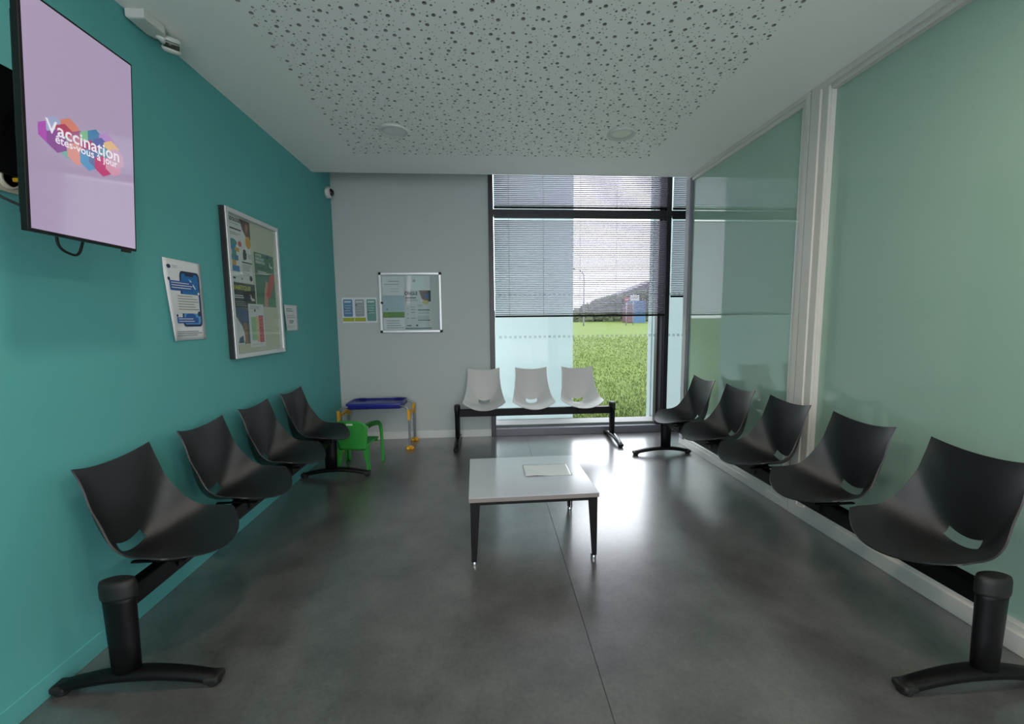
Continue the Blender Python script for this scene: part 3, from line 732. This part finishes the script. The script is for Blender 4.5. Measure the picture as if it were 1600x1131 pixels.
P1 += [(rect(.06, .045, .22, .07), dk), (rect(.45, .04, .52, .075), gr), (disc(.88, .08, .07, 14, .045), dk)]
paper_sheet('poster', 'white chiropody poster with teal and yellow drawings, top left of the tall board', 'poster', on_lb(0.036, 0.515), PI/2, 0.285, 0.432, paper, P1,
            [('PODOLOGIE', .03, .925, 0.034, dk, dict(bold=0.001, sx=0.78)), ('soins du pied', .12, .875, 0.020, gr, dict(sx=0.9))], gp)
gI = I('poster_green', (62, 120, 92)); gL = I('poster_green_light', (84, 140, 104))
P2 = [(rect(0, 0, 1, 1), gI), (rect(0, 0, 1, .16), gL), ([(.36, .0), (.56, .0), (.62, .30), (.64, .46), (.52, .50), (.42, .30)], pinkI),
      ([(.50, .20), (.66, .16), (.86, .36), (1.0, .60), (.90, .66), (.74, .60), (.60, .42)], redI), (disc(.66, .955, .06, 12, .035), I('navy', (30, 50, 110)))]
P2 += bars(.08, .6, .74, .028, 2, .012, I('dark_green', (26, 60, 50)))+bars(.14, .74, .665, .03, 2, .014, wi)
P2 += [([(.72, .86), (.78, .86), (.74, .80), (.80, .76), (.92, .76), (.92, .79), (.80, .80)], wi)]
paper_sheet('poster', 'green poster with a red hand shape on the right of the tall board', 'poster', on_lb(0.352, 0.357), PI/2, 0.285, 0.395, paper, P2,
            [('VOTRE', .06, .93, 0.027, wi, dict(bold=0.0008)), ('PARCOURS', .06, .865, 0.027, wi, dict(bold=0.0008, sx=0.85)), ('PRÉVENTION', .06, .80, 0.027, wi, dict(bold=0.0008, sx=0.8))], gp)
jeans = I('jeans', (60, 84, 128)); slate = I('slate', (44, 54, 60))
P3 = [(rect(0, .0, 1, 1), I('slate_photo', (88, 98, 108))), (rect(0, .60, 1, 1), slate), ([(.0, .0), (.0, .52), (.12, .46), (.34, .30), (.46, .12), (.40, .0)], wi),
      ([(.12, .60), (.62, .56), (.72, .36), (.56, .30), (.36, .34), (.22, .46)], jeans), ([(.40, .34), (.52, .36), (.56, .0), (.44, .0)], I('leather', (150, 112, 84))), ([(.20, .10), (.36, .14), (.38, .02), (.16, .02)], jeans)]
P3 += bars(.12, .60, .80, .032, 2, .014, wi)+bars(.16, .6, .70, .03, 3, .012, gr)+[([(.74, .82), (.80, .82), (.76, .76), (.82, .72), (.95, .72), (.95, .75), (.84, .77)], wi)]
paper_sheet('poster', 'dark diabetes poster with yellow heading at the lower left of the tall board', 'poster', on_lb(0.036, 0.092), PI/2, 0.300, 0.418, paper, P3,
            [('¿DIABÉTIQUE?', .03, .89, 0.040, I('lime', (205, 205, 70)), dict(bold=0.001, sx=0.92))], gp)
P4 = [(rect(0, 0, 1, 1), wi), (rect(.12, .16, .42, .70), I('pale_green', (150, 200, 150))), (rect(.42, .12, .62, .72), I('peach', (225, 195, 160))), (rect(.62, .10, .92, .74), I('coral', (206, 84, 96))), (disc(.4, .85, .05, 12, .03), I('navy', (30, 50, 110)))]
P4 += bars(.14, .90, .67, .09, 6, .010, lg_)+bars(.1, .9, .95, .03, 3, .010, gr)+bars(.1, .9, .08, .025, 2, .008, lg_)
paper_sheet('leaflet', 'white sheet with a green and red table pinned low on the tall board', 'leaflet', on_lb(0.222, 0.062, 4), PI/2, 0.205, 0.310, paper, P4, [], gp)

# back wall board
SB = board('notice_board', 'small square silver notice board with black corners on the white wall', (-1.166, D, 1.264), 0, 0.700, 0.680, 0.042, 0.024, corner=0.026, key=True, m_back=mat('pale_board', s(190, 198, 202), 0.6))
gp2 = 'papers in the small board'
def on_sb(x, z, layer=0): return (-1.166+x, D-0.0135-0.0012*layer, 1.264+z)
P5 = bars(.28, .80, .76, .17, 1, .035, gr)+bars(.10, .95, .60, .3, 1, .03, gr)+bars(.34, .78, .36, .14, 2, .02, lg_)
paper_sheet('notice', 'plain white notice at the top left of the small board', 'notice', on_sb(0.030, 0.425), 0, 0.255, 0.215, paper, P5, [], gp2)
P6 = [(rect(0, .52, 1, 1), I('pale_blue', (172, 194, 206))), (rect(0, .36, 1, .52), I('olive_green', (96, 138, 52))), (rect(0, .355, 1, .375), I('dark_olive', (56, 90, 40)))]
P6 += [(disc(.18, .60, .05, 12, .03), gr)]+bars(.26, .56, .59, .1, 1, .02, lg_)+bars(.14, .9, .27, .07, 4, .022, gr)
paper_sheet('leaflet', 'pale leaflet with a green band at the lower left of the small board', 'leaflet', on_sb(0.030, 0.035), 0, 0.255, 0.385, paper, P6, [], gp2)
paper_sheet('notice', 'blank white sheet showing above the nail poster in the small board', 'notice', on_sb(0.290, 0.30), 0, 0.280, 0.345, paper, [(disc(.36, .84, .07, 16, .055), lg_)], [], gp2)
P7 = [([(.56, 1), (1, 1), (1, .70), (.84, .70), (.66, .78)], I('photo_brown', (120, 84, 78))), ([(.78, .90), (.92, .90), (.92, .78), (.80, .80)], I('photo_blue', (70, 110, 170))), (rect(.92, .70, 1, 1), slate), (disc(.80, .68, .12, 16, .06), I('ochre', (190, 180, 110))),
      (rect(.06, .79, .46, .815), dk), (rect(.50, .46, .95, .485), dk), (rect(.50, .185, .95, .21), dk), (rect(.50, .56, .68, .63), lg_)]
P7 += bars(.06, .56, .755, .03, 2, .012, gr)+bars(.24, .42, .57, .075, 2, .02, gr)+bars(.24, .42, .42, .16, 2, .02, gr)+bars(.52, .95, .42, .03, 2, .012, gr)+bars(.5, .95, .31, .03, 3, .012, gr)+bars(.5, .9, .15, .03, 2, .012, lg_)
P7 += [(disc(.12, .50, .04, 12, .022), lg_), (disc(.12, .37, .04, 12, .022), lg_), (disc(.13, .25, .03, 12, .02), gr), (rect(.08, .04, .25, .065), dk), (rect(.42, .03, .50, .08), dk)]
paper_sheet('poster', 'white nail care poster with bold heading and photo in the small board', 'poster', on_sb(0.272, 0.055, 3), 0, 0.305, 0.425, mat('poster_paper', s(206, 206, 212), 0.7), P7,
            [('ONGLE', .03, .88, 0.052, dk, dict(bold=0.0015, sx=0.85))], gp2)
obj('shadow_strip', B(0.272, 0.577, -0.020, -0.013, 0.040, 0.050, 0.001), mat('shadow_grey', s(70, 76, 84), 0.5), SB, loc=(0, 0, 0)).name = 'poster_shadow'  # dark strip painted in as the shadow under the nail poster

# three small leaflets on the back wall
trio = [(0.0, (86, 130, 172), 'small blue leaflet, left of the three on the white wall', True), (0.131, (150, 156, 158), 'small grey leaflet, middle of the three on the white wall', True), (0.262, (100, 150, 140), 'small green leaflet, right of the three on the white wall', False)]
for k, (dx, c, lb, yb) in enumerate(trio):
    ci = I('leaflet_%s' % ('blue', 'grey', 'green')[k], c)
    P8 = [(rrect(.09, .24 if yb else .06, .91, .93, .07), ci)]
    if yb: P8 += [(rect(.03, .05, 1.0, .20), I('mustard', (166, 168, 40)))]
    P8 += [(rrect(.18, .80, .78, .87, .02), I('pale_tint', (190, 206, 210)))]+bars(.2, .85, .70, .10, 4, .03, I('tint', (166, 184, 190)))
    P8 += [(disc(.22, (.55, .70, .42)[k], .05, 10, .03), dk)]
    paper_sheet('leaflet', lb, 'leaflet', (-1.596+dx, D-0.0012, 1.382), 0, 0.128, 0.285, paper, P8, [], 'three small leaflets on the white wall')

# phone poster on the teal wall, its near edge curling off the wall
pb = I('phone_blue', (30, 110, 176)); pd = I('phone_dark', (40, 50, 84)); bb = I('bubble_blue', (44, 92, 170)); pw = I('bubble_white', (214, 218, 216)); sky_i = I('phone_sky', (88, 160, 212))
bendf = lambda x, z: -0.002-0.030*max(0, (0.10-x)/0.10)**1.5*max(0, 1-z/0.36)
P9 = [(rrect(.38, .17, .92, .87, .07), pd), (rrect(.42, .20, .88, .84, .05), pb), (rrect(.42, .20, .88, .36, .05), sky_i), (rrect(.52, .81, .76, .855, .02), pd),
      (disc(.60, .30, .14, 18, .045), I('phone_mid', (30, 90, 160))), ([(.64, .76), (.66, .77), (.80, .66), (.78, .65)], wi), ([(.60, .78), (.64, .78), (.70, .70), (.68, .70)], sky_i),
      (rrect(.10, .62, .72, .74, .02), bb), (disc(.10, .755, .035, 10, .022), pd), (rrect(.24, .34, .86, .58, .02), pw), (rrect(.20, .215, .80, .29, .02), bb), (disc(.22, .31, .03, 10, .02), pd), (disc(.84, .335, .05, 12, .035), pd), (disc(.86, .60, .03, 10, .018), wi),
      (disc(.12, .905, .05, 12, .025), pd)]
P9 += bars(.20, .34, .925, .02, 2, .008, lg_)+bars(.14, .70, .72, .03, 3, .010, pw)+bars(.28, .84, .56, .033, 6, .011, gr)+bars(.24, .76, .275, .03, 2, .010, pw)+bars(.12, .92, .115, .024, 3, .009, gr)
paper_sheet('poster', 'white poster showing a blue phone with message bubbles, curling off the teal wall', 'poster', (L+0.003, 2.345, 1.303), PI/2, 0.298, 0.44, paper, P9, [], None, bendf)
# small sheet right of the board
b2 = lambda x, z: -0.002-0.020*max(0, (0.08-x)/0.08)**1.5*max(0, 1-z/0.30)
P10 = bars(.14, .66, .86, .075, 2, .035, gr)+bars(.12, .88, .60, .07, 2, .02, gr)+bars(.34, .66, .40, .07, 2, .03, dk)+bars(.1, .9, .20, .06, 2, .015, lg_)
paper_sheet('notice', 'small white notice on the teal wall right of the tall board', 'notice', (L+0.003, 3.655, 1.322), PI/2, 0.265, 0.222, mat('notice_paper', s(214, 222, 226), 0.7), P10, [], None, b2)

# ------------------------------------------------------------------ OUTSIDE
def lawn_material():
    m = bpy.data.materials.new('lawn'); m.use_nodes = True; nt = m.node_tree; n = nt.nodes; b = n['Principled BSDF']
    tc = n.new('ShaderNodeTexCoord'); a = n.new('ShaderNodeTexNoise'); a.inputs['Scale'].default_value = 2.0; a.inputs['Detail'].default_value = 8; a.inputs['Roughness'].default_value = 0.75
    nt.links.new(tc.outputs['Object'], a.inputs['Vector'])
    r = n.new('ShaderNodeValToRGB'); r.color_ramp.elements[0].position = 0.35; r.color_ramp.elements[1].position = 0.65
    r.color_ramp.elements[0].color = (0.036, 0.056, 0.008, 1); r.color_ramp.elements[1].color = (0.058, 0.084, 0.016, 1)
    nt.links.new(a.outputs['Fac'], r.inputs[0]); nt.links.new(r.outputs[0], b.inputs['Base Color']); b.inputs['Roughness'].default_value = 0.9
    b.inputs['Specular IOR Level'].default_value = 0.1
    return m
lw = lawn_material()
def zg(y): return -0.03+0.0285*max(0, min(y, 50)-6)
gd = struct('lawn_ground', prism(bmesh.new(), [(D+0.3, -0.5), (160, -0.5), (160, zg(60)), (50, zg(50)), (6, -0.03), (D+0.3, -0.03)], -60, 90, 'yz'), lw, label='wide green lawn outside the window')
struct('terrace_strip', B(-4, 8, D+0.15, D+0.62, -0.4, -0.005), concrete, label='pale strip of paving along the outside of the window')
struct('rear_bounce_ground', B(-12, 12, YB-14, YB-0.16, -0.3, -0.02), mat('pale_bounce', s(200, 198, 194), 0.85, bump=0.3, bscale=30))  # unseen pale ground, added to bounce daylight up to the ceiling
# grass blades near the window, denser patches
bm = bmesh.new(); rg = random.Random(11)
for k in range(34000):
    y = D+0.65+rg.random()**1.7*16; x = (y/4.96)*rg.uniform(-0.05, 2.9)
    hh = 0.02+0.035*rg.random(); a = rg.random()*PI; wd = 0.004+0.0012*(y-5); lx, ly = rg.uniform(-.03, .03), rg.uniform(-.03, .03)
    c, q = math.cos(a)*wd, math.sin(a)*wd
    f_ = bm.faces.new((bm.verts.new((x-c, y-q, zg(y)-0.005)), bm.verts.new((x+c, y+q, zg(y)-0.005)), bm.verts.new((x+lx, y+ly, zg(y)+hh))))
    f_.material_index = rg.randrange(3)
go = obj('grass_blades', bm, [mat('blade_a', (0.046, 0.074, 0.010), 0.7, spec=0.2), mat('blade_b', (0.078, 0.106, 0.022), 0.7, spec=0.2), mat('blade_c', (0.060, 0.09, 0.016), 0.7, spec=0.2)])
tag(go, 'short green grass growing on the lawn outside', 'grass', kind='stuff')
# facade screen of frosted glass fins
FY = 5.48
for k, (x0, x1) in enumerate(((0.165, 1.195), (2.215, 3.25), (4.2, 5.2), (-1.9, -0.87))):
    lb = ('frosted glass facade panel behind the left half of the window', 'frosted glass facade panel behind the mullion on the right', 'frosted glass facade panel far right outside', 'frosted glass facade panel outside behind the white wall')[k]
    t_ = thing('facade_panel', lb, 'panel', (x0, FY, 0), 0, 'frosted glass facade panels outside')
    obj('glass_sheet', B(0, x1-x0, 0, 0.012, 0.075, 3.9, 0.002), frost_m, t_)
    obj('bottom_channel', B(0.0, x1-x0, -0.012, 0.024, 0.0, 0.075, 0.002), mat('pale_channel', s(176, 182, 180), 0.5), t_)
    if k == 1: obj('edge_fin', B(0.0, 0.02, -0.10, 0.0, 0.05, 3.9, 0.002), frost_m, t_)
# road furniture
ns = thing('road_sign', 'round red no entry sign with a white bar on a pale post', 'sign', (12.2, 35, zg(35)))
obj('post', (lambda bm: lathe(bm, [(0.045, 0), (0.045, 2.35)], 10))(bmesh.new()), mat('pale_post', s(120, 120, 120), 0.5), ns)
bm = bmesh.new(); lathe(bm, [(0.21, -0.07), (0.21, -0.05)], 28, 'y', (0, 0, 2.2)); dsk = obj('sign_disc', bm, mat('sign_red', s(130, 25, 38), 0.5), ns)
obj('sign_bar', B(-0.15, 0.15, -0.078, -0.071, 2.165, 2.235), mat('sign_white', s(150, 150, 150), 0.5), dsk)
ns2 = thing('road_sign', 'small white and red direction sign at the edge of the frosted panel', 'sign', (13.15, 36, zg(36)))
obj('post', (lambda bm: lathe(bm, [(0.04, 0), (0.04, 2.65)], 10))(bmesh.new()), mat('pale_post', s(205, 205, 205), 0.5), ns2)
obj('sign_board', B(-0.3, 0.5, -0.08, -0.05, 2.12, 2.52, 0.01), mat('sign_white', (1, 1, 1)), ns2)
obj('sign_stripe', B(-0.2, 0.4, -0.086, -0.08, 2.36, 2.44), mat('sign_red', (1, 0, 0)), ns2)
lp = thing('street_lamp', 'thin grey street lamp with a curved arm beyond the lawn', 'lamp', (8.53, 35, zg(35)))
bm = bmesh.new(); tube(bm, [(0, 0, 0), (0, 0, 2.5), (0, 0, 3.85), (-0.04, 0, 4.25), (-0.28, 0, 4.57), (-0.8, 0, 4.73)], 0.04, 8, 6, radii=(0.055, 0.03)); obj('pole', bm, mat('street_grey', s(80, 82, 86), 0.5), lp)
bm = bmesh.new(); box(bm, -1.25, -0.75, -0.08, 0.08, 4.68, 4.77, 0.03); obj('lamp_head', bm, mat('street_grey', (1, 1, 1)), lp)
bn = thing('shipping_container', 'blue container standing in front of the hedge', 'container', (15.25, 40, zg(40)))
bm = bmesh.new(); box(bm, -0.60, 0.62, 0, 2.0, 0, 2.15, 0.02)
for k in range(8): box(bm, -0.55+k*0.145, -0.48+k*0.145, -0.03, 0.0, 0.15, 2.05)
obj('body', bm, mat('container_blue', s(50, 82, 112), 0.5), bn)
obj('door', B(-1.1, -0.60, 0.1, 1.8, 0.05, 1.9, 0.01), mat('container_maroon', s(70, 48, 54), 0.5), bn)
# hedge and bank of trees on a rise
def foliage(name, label, items, col, group, seed):
    rnd = random.Random(seed); bm = bmesh.new()
    for (x, y, z, r) in items:
        m4 = Matrix.Translation((x, y, z))
        res = bmesh.ops.create_icosphere(bm, subdivisions=3, radius=r, matrix=m4)
        for v in res['verts']:
            d = (v.co-Vector((x, y, z))); v.co += d*rnd.uniform(-0.16, 0.16)
        for k in range(90):   # leaf sprays
            a, b_ = rnd.random()*2*PI, rnd.uniform(-0.2, 1)
            d = Vector((math.cos(a)*math.sqrt(max(0, 1-b_*b_)), math.sin(a)*math.sqrt(max(0, 1-b_*b_)), b_)); p = Vector((x, y, z))+d*r*rnd.uniform(0.95, 1.15)
            t1 = Vector((rnd.uniform(-1, 1), rnd.uniform(-1, 1), rnd.uniform(-1, 1)))*0.16; t2 = Vector((rnd.uniform(-1, 1), rnd.uniform(-1, 1), rnd.uniform(-1, 1)))*0.16
            bm.faces.new((bm.verts.new(p), bm.verts.new(p+t1), bm.verts.new(p+t2)))
    o = obj(name, bm, mat('foliage_'+name+str(seed), col, 0.8, var=0.5, vscale=1.5, spec=0.2)); tag(o, label, 'hedge', group)
    return o
tops = [(9.4, 2.1), (10.4, 2.6), (11.3, 3.0), (12.4, 3.5), (13.4, 3.75), (14.4, 3.95), (15.4, 4.1), (16.4, 4.3), (17.4, 4.5), (18.6, 4.7), (20.0, 4.9), (21.5, 5.0)]
it = []
for k, (x, zt) in enumerate(tops):
    it += [(x, 45, zt-0.85, 0.85), (x+0.5, 45.4, zt-1.1, 0.8)]; z = zt-1.7
    while z > 0.9: it.append((x+(k % 2)*0.2, 45, z, 0.95)); z -= 0.9
foliage('hedge', 'olive green hedge rising to the right beyond the lawn', it, (0.04, 0.05, 0.024), None, 1)
foliage('hedge', 'low dark hedge far beyond the lawn behind the left frosted panel', [(1+q*1.1, 48, 1.6, 0.9) for q in range(8)], (0.04, 0.05, 0.024), None, 2)
# building with a sloping roof behind the hedge
bd = thing('barn', 'grey barn roof sloping up behind the hedge', 'building', (22, 55, zg(55)))
obj('wall', B(-2.5, 8, 0.2, 6, 0, 3.1), mat('barn_wall', s(80, 78, 77), 0.8), bd)
bm = bmesh.new(); prism(bm, [(-5.2, 3.1), (-4.6, 3.1), (4, 6.3), (9, 4.2), (9, 3.1)], -0.2, 6.4, 'xz'); obj('roof', bm, mat('barn_roof', s(70, 68, 72), 0.7), bd)
